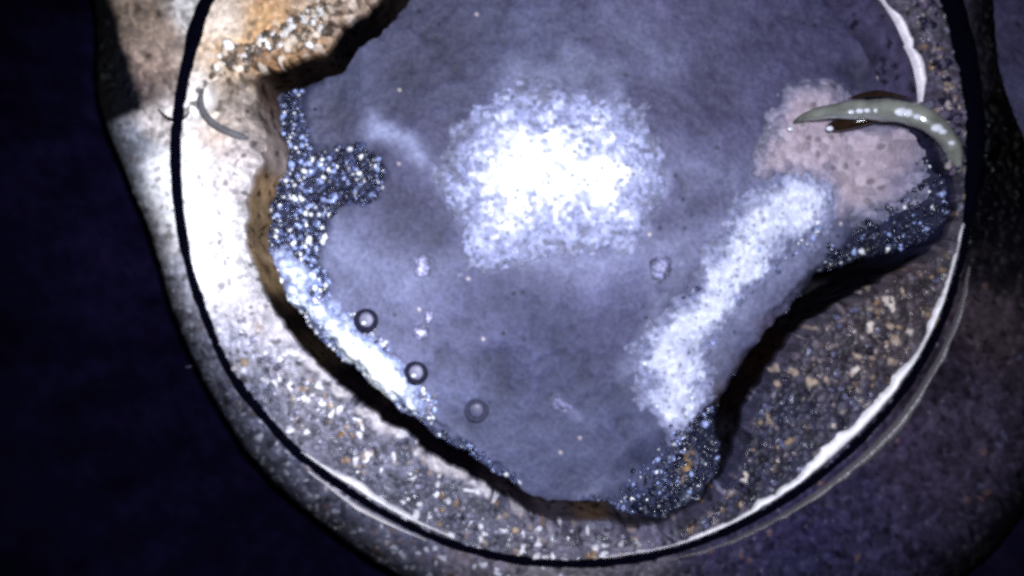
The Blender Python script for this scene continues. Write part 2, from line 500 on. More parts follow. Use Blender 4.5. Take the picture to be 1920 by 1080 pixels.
zc = zc - lip_drop * np.clip(1 - d_in / 26, 0, 1) ** 2 - 0.10 * np.clip(1 - (R_RING - RC_) / 6, 0, 1)
cc = field(COLLAR_C, XC, YC)
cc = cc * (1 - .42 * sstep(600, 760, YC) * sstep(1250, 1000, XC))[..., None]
dark_amt = sstep(0.45, 0.12, cc.mean(-1))
amp = rockiness * (0.45 + 0.55 * dark_amt)
tone = 1 + amp * 1.1 * (v1 - 0.5) + 0.35 * (fbm(XC, YC, 9, 2, 127) - 0.5)
cc = cc * np.clip(tone, 0.15, 2)[..., None]
pit = (v2 < 0.10 + 0.06 * rockiness) * sstep(0.45, 0.25, f1) * np.clip(rockiness * 1.1, 0, 1)
cc = cc * (1 - 0.72 * pit[..., None])
crev = sstep(0.16, 0.0, f2 - f1) * rockiness
cc = cc * (1 - 0.35 * crev[..., None])
tan = (v2 > 0.80) * sstep(0.5, 0.3, f1) * dark_amt * sstep(0.35, 0.6, fbm(XC, YC, 90, 3, 131))
tan_c = np.where((v1 > 0.55)[..., None], np.array((.27, .20, .16)), np.where((v1 > 0.3)[..., None], np.array((.22, .13, .07)), np.array((.15, .15, .21))))
cc = cc * (1 - tan[..., None]) + tan_c * tan[..., None]
rust = (w2 > 0.82) * sstep(0.5, 0.3, g1) * (1 - white_zone) * (1 - dark_amt)
cc = cc * (1 - .45 * rust[..., None]) + np.array((.33, .22, .13)) * .45 * rust[..., None]
h1, h2, q1, q2 = rubble(XC, YC, 17, 133, 1.0)
band = sstep(70, 20, line_dist([(372, 200), (420, 140), (500, 95), (600, 40), (660, -20)], XC, YC) + 40 * (fbm(XC, YC, 30, 3, 135) - .5))
spot = (q1 < .42) * sstep(.62, .35, h1) * band
cc = cc * (1 - .85 * spot[..., None]) + np.array((.05, .032, .02)) * .85 * spot[..., None]
spot = (q1 > .72) * sstep(.55, .3, h1) * band
cc = cc * (1 - .8 * spot[..., None]) + np.array((.85, .70, .58)) * .8 * spot[..., None]
spot = (q2 < .36) * sstep(.6, .35, h1) * white_zone * sstep(85, 25, d_in + 50 * (fbm(XC, YC, 40, 3, 136) - .5))
cc = cc * (1 - .7 * spot[..., None]) + np.array((.10, .085, .09)) * .7 * spot[..., None]
# lip highlight painted pale along the lower left opening, pale flecks over the lower ledge
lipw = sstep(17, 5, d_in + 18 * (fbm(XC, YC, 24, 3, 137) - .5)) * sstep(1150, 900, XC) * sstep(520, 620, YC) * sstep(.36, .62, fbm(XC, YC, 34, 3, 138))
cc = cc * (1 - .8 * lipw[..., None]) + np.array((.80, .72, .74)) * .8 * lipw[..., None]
fl = (q2 > .80) * sstep(.5, .25, h1) * sstep(1300, 1100, XC) * sstep(560, 700, YC)
cc = cc * (1 - .75 * fl[..., None]) + np.array((.80, .76, .82)) * .75 * fl[..., None]
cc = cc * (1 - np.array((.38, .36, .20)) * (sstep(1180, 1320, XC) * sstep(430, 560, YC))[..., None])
fl = (q2 > .88) * sstep(.55, .25, h1) * sstep(130, 40, line_dist([(1400, 880), (1500, 740), (1600, 640), (1700, 540)], XC, YC) + 60 * (fbm(XC, YC, 60, 3, 139) - .5))
cc = cc * (1 - .8 * fl[..., None]) + np.where((q1 > .5)[..., None], np.where((q1 > .9)[..., None], np.array((.70, .60, .54)), np.array((.36, .27, .21))), np.where((q1 > .25)[..., None], np.array((.26, .15, .08)), np.array((.20, .18, .24)))) * .8 * fl[..., None]
rough_c = np.where(v2 > 0.7, 0.22, 0.5) + 0.25 * white_zone
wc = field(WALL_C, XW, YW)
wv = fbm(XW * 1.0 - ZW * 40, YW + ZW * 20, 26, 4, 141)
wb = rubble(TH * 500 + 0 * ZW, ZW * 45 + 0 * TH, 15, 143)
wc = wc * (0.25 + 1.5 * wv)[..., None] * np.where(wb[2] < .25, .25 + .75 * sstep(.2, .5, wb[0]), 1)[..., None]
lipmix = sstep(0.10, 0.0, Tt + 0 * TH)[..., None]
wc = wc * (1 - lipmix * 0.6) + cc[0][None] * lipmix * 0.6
Vc = np.concatenate([place(XW, YW, 0, ZW), place(XC, YC, 0, zc)], 0)
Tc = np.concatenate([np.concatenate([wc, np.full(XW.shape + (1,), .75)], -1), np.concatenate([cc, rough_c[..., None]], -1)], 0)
collar = root("metal_collar", CX, CY, 0, "corroded metal collar whose shield-shaped opening frames the silt floor", "collar")


def local(V, r):
    return np.asarray(V) - np.array(r.location)


inner_wall = put("inner_wall", local(Vc[:NRW + 1], collar), grid_faces(NRW + 1, NT, True), Tc[:NRW + 1], M_shade, collar)
tag(inner_wall, "dark inner side of the opening, rusty brown at the left")
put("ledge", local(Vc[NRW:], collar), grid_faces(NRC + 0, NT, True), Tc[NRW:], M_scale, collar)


def ribbon(name, pts, widths, z0, z, tone, parent, label=None, jag=6, seed=5, mat=None, side=1, lift=0.10):
    """raised bare-metal strip along a line, ragged on one edge, rounded across"""
    C = smooth_open(pts, 14)
    Tn = np.gradient(C, axis=0); Tn /= np.linalg.norm(Tn, axis=1)[:, None]
    N = np.stack([-Tn[:, 1], Tn[:, 0]], -1) * side
    s = np.linspace(0, 1, len(C))
    W = np.interp(s, np.linspace(0, 1, len(widths)), widths)
    W = W * np.clip(0.25 + 1.5 * fbm(C[:, 0], C[:, 1], 70, 2, seed + 40), .2, 1.6)
    Wj = np.maximum(W + jag * (fbm(C[:, 0], C[:, 1], 20, 3, seed) - 0.5) * 2 * np.clip(W / 8, 0, 1), 0.3)
    q = np.linspace(0, 1, 9)
    X = C[:, 0][None] + q[:, None] * (N[:, 0] * Wj)[None]
    Y = C[:, 1][None] + q[:, None] * (N[:, 1] * Wj)[None]
    Z = z + lift * np.sin(np.pi * np.clip(q, 0, 1))[:, None] ** 0.6 * np.clip(Wj / 8, 0.2, 1) + 0 * X - 0.05 * ((q == 0) | (q == 1))[:, None]
    T = np.zeros(X.shape + (4,)); T[..., :3] = tone; T[..., 3] = 0.35
    T[..., :3] *= (0.8 + 0.4 * fbm(X, Y, 16, 3, seed + 9))[..., None]
    V = place(X, Y, z0, Z)
    o = put(name, local(V, parent), grid_faces(len(q), len(C), False), T, mat or M_bare, parent)
    if label: o["label"] = label
    return o


ribbon("bare_rim", [(1130, 1044), (1250, 1024), (1350, 989), (1442, 940), (1540, 871), (1640, 776), (1709, 682), (1758, 585), (1790, 480), (1804, 420)], [1, 2, 4, 9, 15, 22, 12, 9, 5, 1], 0, 0.06, (.90, .86, .90), collar,
       "bright bare rim beside the black ring at the lower right", side=-1, jag=11)
ribbon("bare_rim", [(566, 846), (655, 908), (755, 966), (852, 1008)], [2, 12, 9, 2], 0, 0.05, (.80, .76, .80), collar, "thin bright rim beside the black ring at the lower left", side=-1, jag=4)
ribbon("bare_edge", [(1652, -10), (1680, 32), (1702, 78), (1712, 92)], [8, 16, 15, 3], 0, -0.1, (.90, .82, .90), collar, "shiny bare edge of the opening at the upper right", side=-1, jag=4)
ribbon("bare_edge", [(1700, 82), (1714, 110), (1724, 150), (1728, 190)], [4, 17, 16, 5], 0, -0.1, (.90, .82, .90), collar, side=-1, jag=5)

# ------------------------------------------------------------------ black ring in the joint
NS = 900
TR, RR = polar(RING, NS)
XR = CX + RR * np.cos(TR); YR = CY + RR * np.sin(TR)
wr = np.interp(np.degrees(TR), [-180, -160, -150, -40, -25, -10, 0, 20, 60, 90, 135, 155, 165, 180], [8.5, 11, 14, 22, 20, 15, 8, 7, 8, 8.5, 8, 9.5, 9, 8.5])
wr = wr + 2.6 * (fbm(XR, YR, 30, 3, 151) - 0.5) * 2
ring_root = root("seal_ring", CX, CY, 0, "thin black ring lying in the round joint between collar and outer flange", "ring")
path = np.concatenate([place(XR, YR, 0, 0.02), place(XR[:1], YR[:1], 0, 0.02)], 0)
V, F = tube(path, np.append(wr, wr[0]) / 100 * S, 12, 0.8)
put("ring_band", local(V, ring_root), F, None, M_rubber, ring_root)
tk = smooth_open([(304, 208), (318, 222), (335, 229), (349, 227), (362, 215)], 6)
V, F = tube(place(tk[:, 0], tk[:, 1], 0, 0.20), (1.0 + 2.0 * np.sin(np.linspace(0, np.pi, len(tk)))) / 100 * S, 8)
put("tick", local(V, ring_root), F, None, M_rubber, ring_root)["label"] = "short black tick crossing the ring at the left"

# ------------------------------------------------------------------ outer flange
NRF = 70
u = np.linspace(0, 1, NRF)[:, None]
RF_ = (R_RING - 2) + (R_FLANGE - R_RING + 2) * u
XF = CX + RF_ * COS; YF = CY + RF_ * SIN
d_out = R_FLANGE - RF_
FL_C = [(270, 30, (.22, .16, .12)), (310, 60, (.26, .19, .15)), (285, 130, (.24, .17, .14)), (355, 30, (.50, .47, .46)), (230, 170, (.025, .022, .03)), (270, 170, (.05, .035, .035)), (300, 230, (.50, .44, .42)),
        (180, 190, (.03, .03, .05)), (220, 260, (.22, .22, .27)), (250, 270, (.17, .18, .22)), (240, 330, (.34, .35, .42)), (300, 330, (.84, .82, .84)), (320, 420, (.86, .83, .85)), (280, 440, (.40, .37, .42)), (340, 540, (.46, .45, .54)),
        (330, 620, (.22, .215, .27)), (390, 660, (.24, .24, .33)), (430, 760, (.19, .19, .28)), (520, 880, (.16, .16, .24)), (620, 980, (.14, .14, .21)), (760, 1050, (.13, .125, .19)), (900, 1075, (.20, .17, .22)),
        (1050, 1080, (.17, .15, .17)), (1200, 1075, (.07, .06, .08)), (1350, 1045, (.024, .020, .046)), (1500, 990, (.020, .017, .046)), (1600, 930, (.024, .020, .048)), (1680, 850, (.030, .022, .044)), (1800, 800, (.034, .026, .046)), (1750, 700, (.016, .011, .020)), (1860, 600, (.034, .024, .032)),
        (1870, 490, (.005, .004, .006)), (1840, 420, (.0008, .0008, .002)), (1870, 330, (.0006, .0006, .0015)), (1835, 300, (.0006, .0006, .0015)), (1860, 220, (.003, .003, .005)), (1850, 120, (.05, .04, .065)), (1830, 30, (.05, .042, .065)), (1500, 1080, (.018, .016, .044)), (1300, 1110, (.018, .016, .03))]  # white left and dim right put the lamp's direction into the colours
fcx = field(FL_C, XF, YF, 4)
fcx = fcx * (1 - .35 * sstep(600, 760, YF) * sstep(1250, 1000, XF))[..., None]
tri = sdist([(100, -50), (190, -50), (208, 0), (240, 110), (268, 205), (200, 235), (130, 200)], XF, YF) + 14 * (fbm(XF, YF, 30, 3, 161) - 0.5)
dark_wedge = sstep(8, -8, tri) * (1 - 0.12 * sstep(190, 150, XF) * sstep(120, 190, YF))  # near-black wedge over the upper left of the flange
f1, f2, v1, v2 = rubble(XF, YF, 15, 171)
wz = sstep(380, 330, XF) * sstep(240, 300, YF) * sstep(560, 450, YF) * sstep(20, 60, d_out)
rk = 1 - 0.6 * wz
da = sstep(0.3, 0.06, fcx.mean(-1))
fcx = fcx * np.clip(1 + rk * 0.9 * (v1 - 0.5) + 0.4 * (fbm(XF, YF, 10, 2, 175) - 0.5), 0.2, 2)[..., None]
fcx = fcx * (1 - 0.6 * ((v2 < 0.12) * sstep(.45, .25, f1) * rk))[..., None]
h1, h2, q1, q2 = rubble(XF, YF, 12, 185, 1.0)
lo = sstep(1200, 1000, XF) * sstep(380, 520, YF)
fl = (q2 > .80) * sstep(.5, .25, h1) * lo
fcx = fcx * (1 - .6 * fl[..., None]) + np.array((.62, .62, .72)) * .6 * fl[..., None]
fl = (q2 < .16) * sstep(.55, .3, h1) * lo
fcx = fcx * (1 - .6 * fl[..., None]) + np.where((q1 > .6)[..., None], np.array((.10, .065, .045)), np.array((.04, .045, .08))) * .6 * fl[..., None]
fl = (q2 < .22) * sstep(.6, .3, h1) * sstep(400, 340, XF) * sstep(560, 420, YF)
fcx = fcx * (1 - .6 * fl[..., None]) + np.array((.14, .11, .10)) * .6 * fl[..., None]
tn = (v2 > 0.86) * sstep(0.5, 0.3, f1) * da * sstep(.02, .05, fcx.mean(-1) + 0.02) * (fbm(XF, YF, 120, 2, 178) > 0.45)
fcx = fcx * (1 - .5 * tn[..., None]) + np.where((v1 > 0.5)[..., None], np.array((.16, .085, .06)), np.array((.09, .09, .16))) * .5 * tn[..., None]
fcx = fcx * (1 - dark_wedge[..., None]) + np.array((.0015, .0015, .004)) * dark_wedge[..., None]
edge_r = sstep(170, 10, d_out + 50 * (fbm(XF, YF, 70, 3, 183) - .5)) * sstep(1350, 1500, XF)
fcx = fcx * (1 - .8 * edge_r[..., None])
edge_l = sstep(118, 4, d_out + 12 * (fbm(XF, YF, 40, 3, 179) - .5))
fcx = fcx * ((1 - .985 * edge_l) ** 1.6)[..., None]  # blurred shadow at the flange's outer edge put into the colour
zfl = 0.0 + 0.045 * (1 - np.clip(f1, 0, 1)) * (0.4 + v1) * rk + 0.10 * (fbm(XF, YF, 60, 3, 181) - .5)
zfl = zfl - 0.10 * np.clip(1 - (RF_ - R_RING) / 6, 0, 1) - 1.3 * np.clip(1 - d_out / 36, 0, 1) ** 2
Tf = np.concatenate([fcx, np.where(v2 > .7, .3, .55)[..., None] + 0.3 * dark_wedge[..., None]], -1)
flange = root("outer_flange", CX, CY, 0, "pitted outer flange round the black ring, its lamplit left side painted white", "flange")
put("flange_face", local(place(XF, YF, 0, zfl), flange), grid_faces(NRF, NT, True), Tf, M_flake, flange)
ribbon("worn_bevel", [(1240, 1052), (1360, 1014), (1465, 962), (1566, 892), (1668, 798), (1738, 700), (1786, 600), (1814, 500)], [1, 5, 12, 18, 24, 14, 8, 3], 0, 0.05, (.10, .088, .10), flange,
       "dull grey worn bevel outside the black ring at the lower right", side=1, jag=6, seed=25)
ribbon("worn_bevel", [(580, 880), (640, 925), (700, 962), (800, 1012)], [2, 8, 7, 2], 0, 0.05, (.6, .55, .58), flange, "thin pale bevel outside the black ring at the lower left", side=1, jag=3, seed=27)

# ------------------------------------------------------------------ bore wall rising round the flange
NWL = 60
u = np.linspace(0, 1, NWL)[:, None]
zw = np.where(u < 0.25, -2.2 + 0 * u, -2.2 + 9.0 * ((u - 0.25) / 0.75) ** 1.2)
spread = np.where(u < 0.25, 6 + u * 4 * 44, 50 + 300 * (u - 0.25) / 0.75)
RW_ = R_FLANGE - 10 + spread
XB = CX + RW_ * COS; YB = CY + RW_ * SIN
kk = (H - zw) / H
V = np.stack([(XB - 960) / 100 + 0 * kk, (540 - YB) / 100 + 0 * kk, zw + 0.2 * (fbm(XB, YB, 50, 3, 191) - 0.5)], -1) * S
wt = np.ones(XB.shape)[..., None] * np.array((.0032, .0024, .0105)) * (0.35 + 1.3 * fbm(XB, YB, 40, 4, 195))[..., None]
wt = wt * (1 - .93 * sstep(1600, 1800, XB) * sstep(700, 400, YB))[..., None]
wt = wt * (1 - 0.9 * sstep(70, 30, spread)[..., None] + 0 * XB[..., None])  # shadow band next to the flange painted darker
f1, f2, v1, v2 = worley(XB, YB, 34, 197)
sp = ((v1 > 0.985) * sstep(.10, .04, f1))[..., None]
wt = wt + np.array((.010, .0075, .018)) * (sstep(1450, 1600, XB) * sstep(620, 800, YB) * fbm(XB, YB, 24, 3, 199))[..., None]
wt = wt * (1 - sp) + np.array((.08, .08, .13)) * sp
T = np.concatenate([wt, np.full(XB.shape + (1,), .7)], -1)
bore = tag(put("bore_wall", V, grid_faces(NWL, NT, True), T, M_shade), "blue black bore wall surrounding the flange, deep shade put into its colour", "wall")


# ------------------------------------------------------------------ crusts and a painted glare patch lying on the silt
def crust(name, poly, height, tone, tone2, label, cat="crust", group=None, seed=1, ragged=40, grit=9, rough=.5, feather=26, st=2.0, pits=.14, z_add=0.0, ramp=70, grow=0, core=None, base=(.12, .118, .185)):
    P = np.array(poly, float)
    x0, y0 = P.min(0) - 40; x1, y1 = P.max(0) + 40
    X, Y = np.meshgrid(np.arange(x0, x1, st), np.arange(y0, y1, st))
    d = sdist(smooth_closed(poly, 5), X, Y) - grow + ragged * (fbm(X, Y, 46, 4, 200 + seed, .6) - 0.5) * 2
    f1, f2, v1, v2 = worley(X, Y, grit, 230 + seed)
    d = d + 9 * (f1 - 0.4)
    body = sstep(4, -feather, d)
    z = floor_z(X, Y) + z_add + height * body * (0.75 + 0.5 * fbm(X, Y, 60, 3, 240 + seed)) + 0.035 * (1 - np.clip(f1, 0, 1)) * (.3 + v1) * body + 0.012 - 0.06 * sstep(0, 8, d)
    q = -d / ramp + 0.75 * (fbm(X, Y, 44, 5, 250 + seed, .6) - 0.5) + 0.25 * (v1 - .5)
    if core:
        q = np.minimum(q, .40) + .50 * sstep(58, -10, line_dist(core, X, Y) + 90 * (fbm(X, Y, 40, 5, 260 + seed, .65) - .5))
    m1 = sstep(-0.02, 0.30, q)[..., None]; m2 = sstep(0.25, 0.85, q)[..., None]
    c = np.array(base) * (1 - m1) + np.array(tone2) * m1
    c = c * (1 - m2) + np.array(tone) * m2
    c = c * np.clip(1 + 0.5 * (v1 - .5), .4, 1.3)[..., None]
    c = c * (1 - 0.5 * ((v2 < pits) * sstep(.5, .25, f1)) * sstep(.1, .4, q))[..., None]
    keep = d < 7
    Fg = grid_faces(*X.shape, False)
    Fg = Fg[keep.ravel()[Fg].any(1)]
    used = np.unique(Fg); remap = np.zeros(X.size, int); remap[used] = np.arange(len(used))
    T = np.concatenate([np.clip(c, 0, .92), np.full(X.shape + (1,), rough)], -1).reshape(-1, 4)[used]
    o = put(name, place(X, Y, ZF, z).reshape(-1, 3)[used], remap[Fg], T, M_crust_and_glare)
    return tag(o, label, cat, group)


crust("crust_and_glare", [(872, 250), (925, 205), (985, 182), (1050, 196), (1120, 190), (1175, 200), (1222, 262), (1240, 350), (1205, 425), (1130, 452), (1060, 462), (1000, 470), (940, 480), (890, 488), (868, 440), (872, 395), (846, 350), (855, 295)],
      .07, (.88, .89, .92), (.28, .30, .50), "large dazzling white patch in the middle of the floor, lamp glare put into its colour", seed=1, ragged=50, feather=80, ramp=165, grow=14, pits=.16, base=(.15, .155, .25))  # white tone on a raised patch stands in for the lamp's glare
crust("crust_and_glare", [(1390, 385), (1440, 345), (1500, 335), (1556, 366), (1560, 410), (1520, 450), (1455, 472), (1420, 518), (1382, 556), (1360, 610), (1318, 640), (1326, 700), (1306, 756), (1270, 800), (1236, 778), (1196, 720), (1206, 664), (1252, 604), (1316, 552), (1326, 508), (1366, 450)],
      .06, (.66, .68, .88), (.21, .22, .37), "long pale lilac crust running diagonally down the right of the floor", seed=2, ragged=44, feather=50, ramp=80, grow=16, base=(.145, .15, .25), core=[(1500, 372), (1462, 412), (1396, 446), (1412, 500), (1344, 528), (1330, 580), (1284, 622), (1236, 668), (1300, 700), (1262, 762)])
crust("crust_and_glare", [(505, 478), (556, 488), (612, 556), (684, 614), (744, 676), (806, 748), (806, 790), (764, 790), (700, 740), (636, 690), (594, 630), (545, 572)],
      .16, (.86, .90, .95), (.24, .28, .48), "elongated white crust beside the dark gap at the lower left", seed=3, ragged=30, feather=34, grit=10, pits=.26, ramp=44, grow=4)
crust("crust_and_glare", [(1462, 190), (1500, 166), (1556, 160), (1588, 186), (1600, 232), (1700, 262), (1694, 330), (1632, 404), (1566, 398), (1540, 352), (1480, 340), (1412, 332), (1414, 290), (1440, 240)],
      .10, (.40, .32, .38), (.25, .22, .31), "pinkish tan crust patch beneath the glossy strand", seed=4, ragged=24, feather=30, grit=16, ramp=60, grow=6)
crust("mineral_crumb", [(778, 484), (800, 480), (806, 500), (798, 518), (782, 516)], .10, (.50, .48, .70), (.25, .25, .42), "small pale crumb below and left of the large white patch", "crumb", "crumbs on the silt", 5, 12, 8, feather=12, ramp=16)
crust("mineral_crumb", [(800, 582), (812, 590), (810, 604), (798, 606)], .10, (.70, .68, .85), (.35, .33, .55), "tiny bright crumb right of the upper bubble", "crumb", "crumbs on the silt", 6, 6, 8, feather=9, ramp=12)
crust("mineral_crumb", [(776, 612), (800, 612), (806, 626), (792, 636), (776, 630)], .10, (.50, .48, .66), (.2, .2, .34), "speckled crumb between the upper and middle bubbles", "crumb", "crumbs on the silt", 7, 10, 8, feather=10, ramp=16)
crust("mineral_crumb", [(1216, 490), (1244, 478), (1262, 500), (1246, 528), (1222, 520)], .12, (.56, .55, .78), (.3, .3, .5), "rounded pale crumb left of the diagonal lilac crust", "crumb", "crumbs on the silt", 8, 18, 9, feather=18, ramp=34)
crust("mineral_crumb", [(1030, 745), (1058, 748), (1074, 764), (1050, 770), (1032, 760)], .06, (.42, .42, .64), (.2, .2, .36), "faint low crumb near the bottom of the floor", "crumb", "crumbs on the silt", 9, 14, 8, feather=14, ramp=24)
crust("mineral_crumb", [(1700, 250), (1722, 252), (1718, 280), (1700, 304), (1692, 280)], .12, (.85, .80, .88), (.45, .40, .48), "bright white crumb under the strand at the right end of the tan crust", "crumb", "crumbs on the silt", 13, 10, 10, feather=10, ramp=16)
crust("rust_patch", [(1380, 735), (1420, 672), (1450, 650), (1462, 664), (1440, 710), (1404, 756)], .05, (.10, .06, .05), (.05, .03, .025), "dull brown rust patch along the dark gap at the right", "rust", None, 10, 18, 12, rough=.8, feather=24, ramp=40)
crust("rust_patch", [(1258, 838), (1282, 822), (1290, 840), (1262, 880), (1246, 878)], .08, (.30, .18, .08), (.12, .08, .06), "orange brown rust patch left of the dark gravel", "rust", None, 11, 8, 10, rough=.6, feather=14, ramp=20)
crust("rust_patch", [(1090, 985), (1130, 960), (1160, 955), (1162, 975), (1120, 1000)], .08, (.32, .18, .08), (.14, .09, .06), "orange brown rust patch at the lowest end of the floor", "rust", None, 12, 8, 10, rough=.6, feather=14, ramp=20)


# ------------------------------------------------------------------ wet grains (nobody could count them)
def scatter(name, poly, n, rmin, rmax, palette, weights, label, z0=ZF, zfun=floor_z, seed=1, grow=8, lift=.25):
    r = np.random.default_rng(seed)
    P = smooth_closed(poly, 5)
    lo = P.min(0); hi = P.max(0)
    pts = lo + (hi - lo) * r.random((n * 6, 2))
    d = sdist(P, pts[:, 0], pts[:, 1]) + 48 * (fbm(pts[:, 0], pts[:, 1], 34, 4, 300 + seed) - .5)
    pts = pts[d < grow - 14 * r.random(len(d))][:n]
    rad = rmin + (rmax - rmin) * r.random(len(pts)) ** 3
    c = np.array(palette)[r.choice(len(palette), len(pts), p=np.array(weights) / sum(weights))]
    c = c * (0.7 + 0.6 * r.random((len(pts), 1)))
    tone = np.concatenate([np.clip(c, 0, .9), (0.16 + 0.20 * r.random(len(pts)))[:, None]], -1)
    z = zfun(pts[:, 0], pts[:, 1]) + lift * rad / 100
    V, F, T = grains(place(pts[:, 0], pts[:, 1], z0, z), rad / 100 * S, tone, seed=seed)
    return tag(put(name, V, F, T, M_flake if z0 == 0 else M_grain, smooth=(z0 == 0)), label, None, kind="stuff")


DK = (.010, .011, .030); MD = (.055, .068, .160); LT = (.28, .34, .62); WH = (.85, .85, .92); TN = (.34, .24, .16)
scatter("wet_gravel", GRAV["left"], 2600, 2.2, 6.5, [DK, MD, LT, WH], [.54, .24, .13, .09], "dark wet gravel sparkling along the left side of the floor", seed=1)
scatter("wet_gravel", GRAV["right"], 1100, 3, 8, [DK, (.04, .045, .09), LT, WH], [.66, .25, .07, .02], "dark wet gravel under the strand at the right", seed=2)
scatter("wet_gravel", GRAV["low"], 1200, 3, 10, [DK, (.030, .034, .06), (.09, .10, .15), LT], [.58, .28, .11, .03], "dark wet gravel at the lower right of the floor", seed=3)
scatter("wet_gravel", [(790, 790), (860, 830), (960, 880), (990, 930), (1060, 945), (1160, 920), (1230, 830), (1270, 800), (1280, 830), (1210, 930), (1150, 975), (1040, 990), (960, 930), (860, 880), (780, 820)],
        900, 2.5, 6, [MD, LT, WH, DK], [.44, .20, .06, .30], "pale bluish grit edging the bottom of the floor", seed=4, grow=4)
scatter("wet_gravel", [(500, 540), (560, 590), (640, 690), (760, 790), (800, 800), (790, 830), (700, 770), (600, 690), (540, 630), (500, 580)],
        500, 2.5, 7, [DK, MD, LT, TN], [.6, .24, .08, .08], "dark grit spilling into the gap at the lower left", seed=5, grow=2)
scatter("wet_gravel", [(1660, 445), (1560, 500), (1485, 575), (1425, 655), (1370, 730), (1350, 800), (1400, 790), (1440, 690), (1500, 610), (1580, 535), (1670, 480)],
        520, 2.5, 8, [DK, (.03, .034, .06), (.06, .05, .05), LT], [.6, .24, .13, .03], "dark dull grit along the edge of the dark gap at the right", seed=12, grow=4)
scatter("wet_gravel", [(1290, 560), (1400, 430), (1520, 350), (1570, 400), (1500, 480), (1400, 540), (1340, 640), (1310, 780), (1250, 800), (1200, 700)],
        520, 1.8, 5.5, [LT, WH, MD], [.5, .3, .2], "white grit sprinkled over the lilac crust", seed=6, grow=0, lift=.7)


scatter("wet_gravel", [(500, 470), (560, 480), (620, 556), (690, 610), (750, 676), (815, 748), (806, 795), (740, 790), (636, 700), (545, 590)],
        900, 2, 5.5, [LT, WH, MD, DK], [.34, .34, .18, .14], "white and blue grit covering the elongated lower left crust", seed=11, grow=6, lift=.8)


def collar_z(px, py):
    return np.full(np.shape(px), 0.05)


scatter("scale_grains", [(1420, 770), (1500, 660), (1600, 580), (1700, 530), (1780, 440), (1770, 540), (1700, 660), (1610, 770), (1500, 860), (1380, 950), (1260, 1000), (1350, 930)],
        110, 2.5, 7.5, [(.025, .02, .03), (.06, .05, .07), (.24, .17, .12), (.6, .5, .46)], [.42, .34, .18, .06], "tan and grey scale grains stuck to the right ledge", z0=0, zfun=collar_z, seed=7, grow=-2, lift=.1)
scatter("scale_grains", [(1745, -20), (1755, 0), (1790, 130), (1805, 260), (1800, 400), (1775, 330), (1755, 240), (1755, 130), (1715, 30)],
        130, 3.5, 8, [DK, (.10, .08, .13), (.3, .25, .26)], [.4, .4, .2], "dark scale grains stuck to the upper right ledge", z0=0, zfun=collar_z, seed=8, grow=-2, lift=.1)
scatter("scale_grains", [(400, 100), (480, 60), (600, 0), (640, 10), (600, 75), (520, 105), (470, 140), (440, 150), (400, 160)],
        260, 4, 10, [(.10, .075, .06), (.30, .20, .13), (.62, .5, .4), (.8, .76, .74)], [.34, .26, .24, .16], "brown and cream scale grains crusting the upper left ledge", z0=0, zfun=collar_z, seed=9, grow=-2, lift=.1)
scatter("scale_grains", [(420, 590), (520, 640), (640, 770), (800, 880), (960, 970), (1100, 1000), (1200, 1010), (1150, 1035), (1000, 1030), (840, 990), (680, 900), (540, 790), (440, 660)],
        220, 2.5, 6.5, [(.10, .09, .13), (.24, .23, .32), (.5, .48, .58), (.8, .78, .84), (.32, .24, .17)], [.26, .36, .18, .14, .06], "grey and white scale grains crusting the lower ledge", z0=0, zfun=collar_z, seed=10, grow=-2, lift=.0)

# ------------------------------------------------------------------ glossy strand over the right edge
sp_pts = [(1488, 229, -1.55, 2), (1510, 219, -1.45, 9), (1545, 211, -1.25, 14), (1590, 206, -.9, 18), (1640, 205, -.5, 21), (1690, 209, -.1, 21), (1732, 221, .12, 20), (1762, 243, .16, 19), (1784, 272, .12, 17), (1794, 300, .06, 11), (1798, 322, .0, 4)]
C4 = smooth_open(sp_pts, 10)
strand = root("wet_strand", 1640, 200, -.5, "glossy grey green strand curling from the right ledge over the tan crust", "strand")
P3 = np.stack([(C4[:, 0] - 960) / 100 * (H - C4[:, 2]) / H, (540 - C4[:, 1]) / 100 * (H - C4[:, 2]) / H, C4[:, 2]], -1) * S
rad = C4[:, 3] * (0.82 + 0.36 * fbm(np.arange(len(C4)) * 9.0, np.zeros(len(C4)), 40, 3, 401)) / 100 * S
V, F = tube(P3, rad, 18, .8)
tn_ = np.ones(V.shape[:2] + (4,))
tn_[..., :3] = np.array((.20, .205, .18)) * (0.45 + 1.1 * fbm(np.arange(len(C4))[:, None] * 6.0, np.arange(18)[None] * 20.0, 40, 3, 403))[..., None]
tn_[..., 3] = .24
tn_[:14, :, :3] = tn_[:14, :, :3] * np.linspace(.2, 1, 14)[:, None, None]
put("strand_body", local(V, strand), F, tn_, M_strand, strand)


def small_tube(name, pts, parent, mat, seg=12, label=None, flat=.8):
    C = smooth_open(pts, 8)
    P = np.stack([(C[:, 0] - 960) / 100 * (H - C[:, 2]) / H, (540 - C[:, 1]) / 100 * (H - C[:, 2]) / H, C[:, 2]], -1) * S
    V, F = tube(P, np.maximum(C[:, 3], .2) / 100 * S, seg, flat)
    o = put(name, local(V, parent) if parent else V, F, None, mat, parent)
    if label: o["label"] = label
    return o


small_tube("dark_underside", [(1550, 238, -1.5, 3), (1565, 236, -1.4, 12), (1600, 229, -1.2, 13), (1640, 222, -1.0, 9), (1680, 222, -.7, 5), (1700, 224, -.5, 1)], strand, M_darkwet, label="dark brown hollow underside of the strand")
small_tube("dark_fleck", [(1590, 185, -1.0, 1), (1620, 178, -.8, 5), (1650, 175, -.6, 6), (1690, 181, -.4, 3), (1710, 186, -.3, 1)], strand, M_darkwet, label="dark red brown streak along the top of the strand")


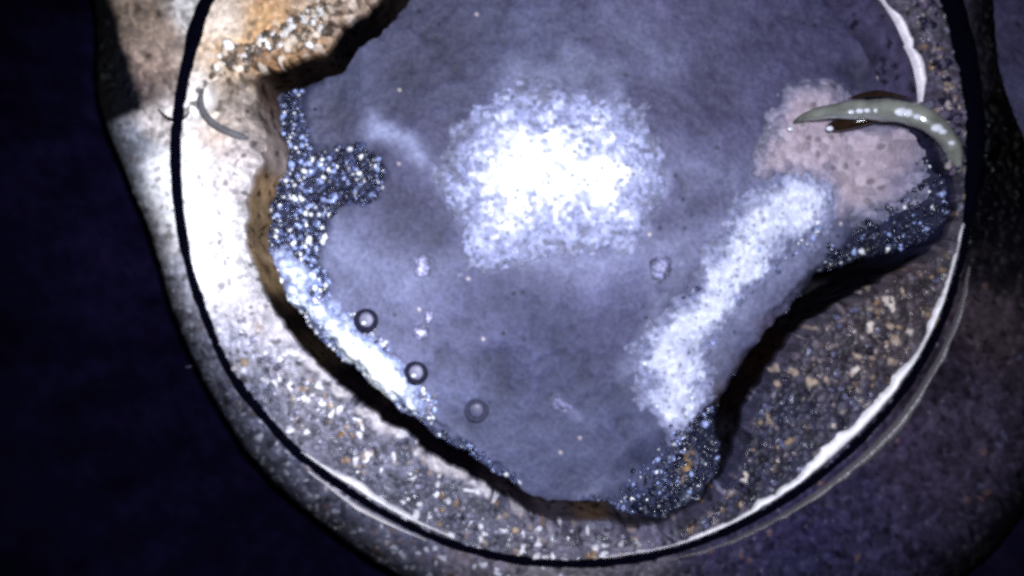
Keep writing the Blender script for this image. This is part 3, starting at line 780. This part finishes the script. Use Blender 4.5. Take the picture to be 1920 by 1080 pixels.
def bead(px, py, z, r, parent):  # solid white bead standing in for droplets and wet highlights on the strand
    k = (H - z) / H
    c = np.array([(px - 960) / 100 * k, (540 - py) / 100 * k, z]) * S
    q = np.random.default_rng(int(px))
    V = c + ICO2_V * (1 + .18 * (q.random((len(ICO2_V), 1)) - .5)) * r / 100 * S * np.array([1.25, .85, .5])
    return put("highlight_bead", local(V, parent), ICO2_F, None, M_bead, parent)


ICO2_V, ICO2_F = ico(2)
for (x, y, z, r) in [(1482, 242, -1.6, 5), (1556, 241, -1.25, 6), (1596, 210, -.66, 5), (1612, 208, -.52, 6), (1626, 207, -.42, 5), (1644, 207, -.30, 5), (1690, 210, .08, 10), (1703, 212, .15, 9), (1720, 219, .24, 6), (1757, 240, .33, 9), (1768, 247, .33, 6), (1785, 268, .28, 5)]:
    bead(x, y, z, r, strand)

# ------------------------------------------------------------------ grey curled fibre on the left ledge
fib = smooth_open([(384, 168, .1, 3), (380, 190, .12, 6), (386, 213, .12, 7), (404, 234, .12, 7), (430, 248, .1, 7), (456, 257, .02, 6), (474, 262, -.12, 2)], 8)
P = place(fib[:, 0], fib[:, 1], 0, fib[:, 2])
V, F = tube(P, fib[:, 3] / 100 * S, 12, .7)
T = np.ones(V.shape[:2] + (4,)); T[..., :3] = (.085, .080, .088); T[..., 3] = .6
tag(put("curled_fibre", V, F, T, M_scale), "grey curled fibre lying on the bright ledge at the upper left", "fibre")

# ------------------------------------------------------------------ three ring-like bubbles on the silt
M_rimdark = material("bubble_rim", base=(.010, .010, .024), attr=False, rough=.5, spec=.05, bump=.1)
M_rimpale = material("bubble_rim_pale", base=(.040, .040, .075), attr=False, rough=.5, spec=.1, bump=.1)
M_core = material("bubble_core", base=(.135, .13, .21), attr=False, rough=.5, spec=.6, bump=.05)
M_corepale = material("bubble_core_pale", base=(.085, .085, .15), attr=False, rough=.4, spec=.3, bump=.05)
th = np.linspace(0, 2 * np.pi, 49)
for (px, py, r, w, m1, m2, lab) in [(688, 600, 18.5, 5.2, M_rimdark, M_core, "dark-rimmed bubble nearest the white crust, uppermost of three"),
                                    (781, 698, 18.2, 5.0, M_rimdark, M_core, "dark-rimmed bubble at the tip of the elongated white crust, middle of three"),
                                    (894, 768, 18.2, 4.8, M_rimpale, M_corepale, "faint grey bubble, lowest and palest of three on the silt")]:
    zb = float(floor_z(px, py)) + .10
    b = root("bubble", px, py, zb, lab, "bubble", "bubbles on the silt")
    X = px + r * np.cos(th); Y = py + r * np.sin(th)
    V, F = tube(place(X, Y, ZF, zb), np.full(49, w) / 100 * S * (1 + .30 * np.sin(th - 2.2 + .1 * r) + .10 * np.sin(3 * th + px)), 12, .8)
    put("bubble_rim", local(V, b), F, None, m1, b)
    k = (H - ZF) / H
    c = np.array([(px - 960) / 100 * k, (540 - py) / 100 * k, zb]) * S
    put("bubble_core", local(c + ICO2_V * np.array([.15, .155, .03]) * S, b), ICO2_F, None, m2, b)
    if m1 is M_rimdark:
        g = np.array([(px - 4 - 960) / 100 * k, (540 - py - 5) / 100 * k, zb + .035]) * S
        put("glint", local(g + ICO2_V * np.array([.05, .04, .02]) * S, b), ICO2_F, None, M_bead, b)  # white bead put in as the bubble's highlight
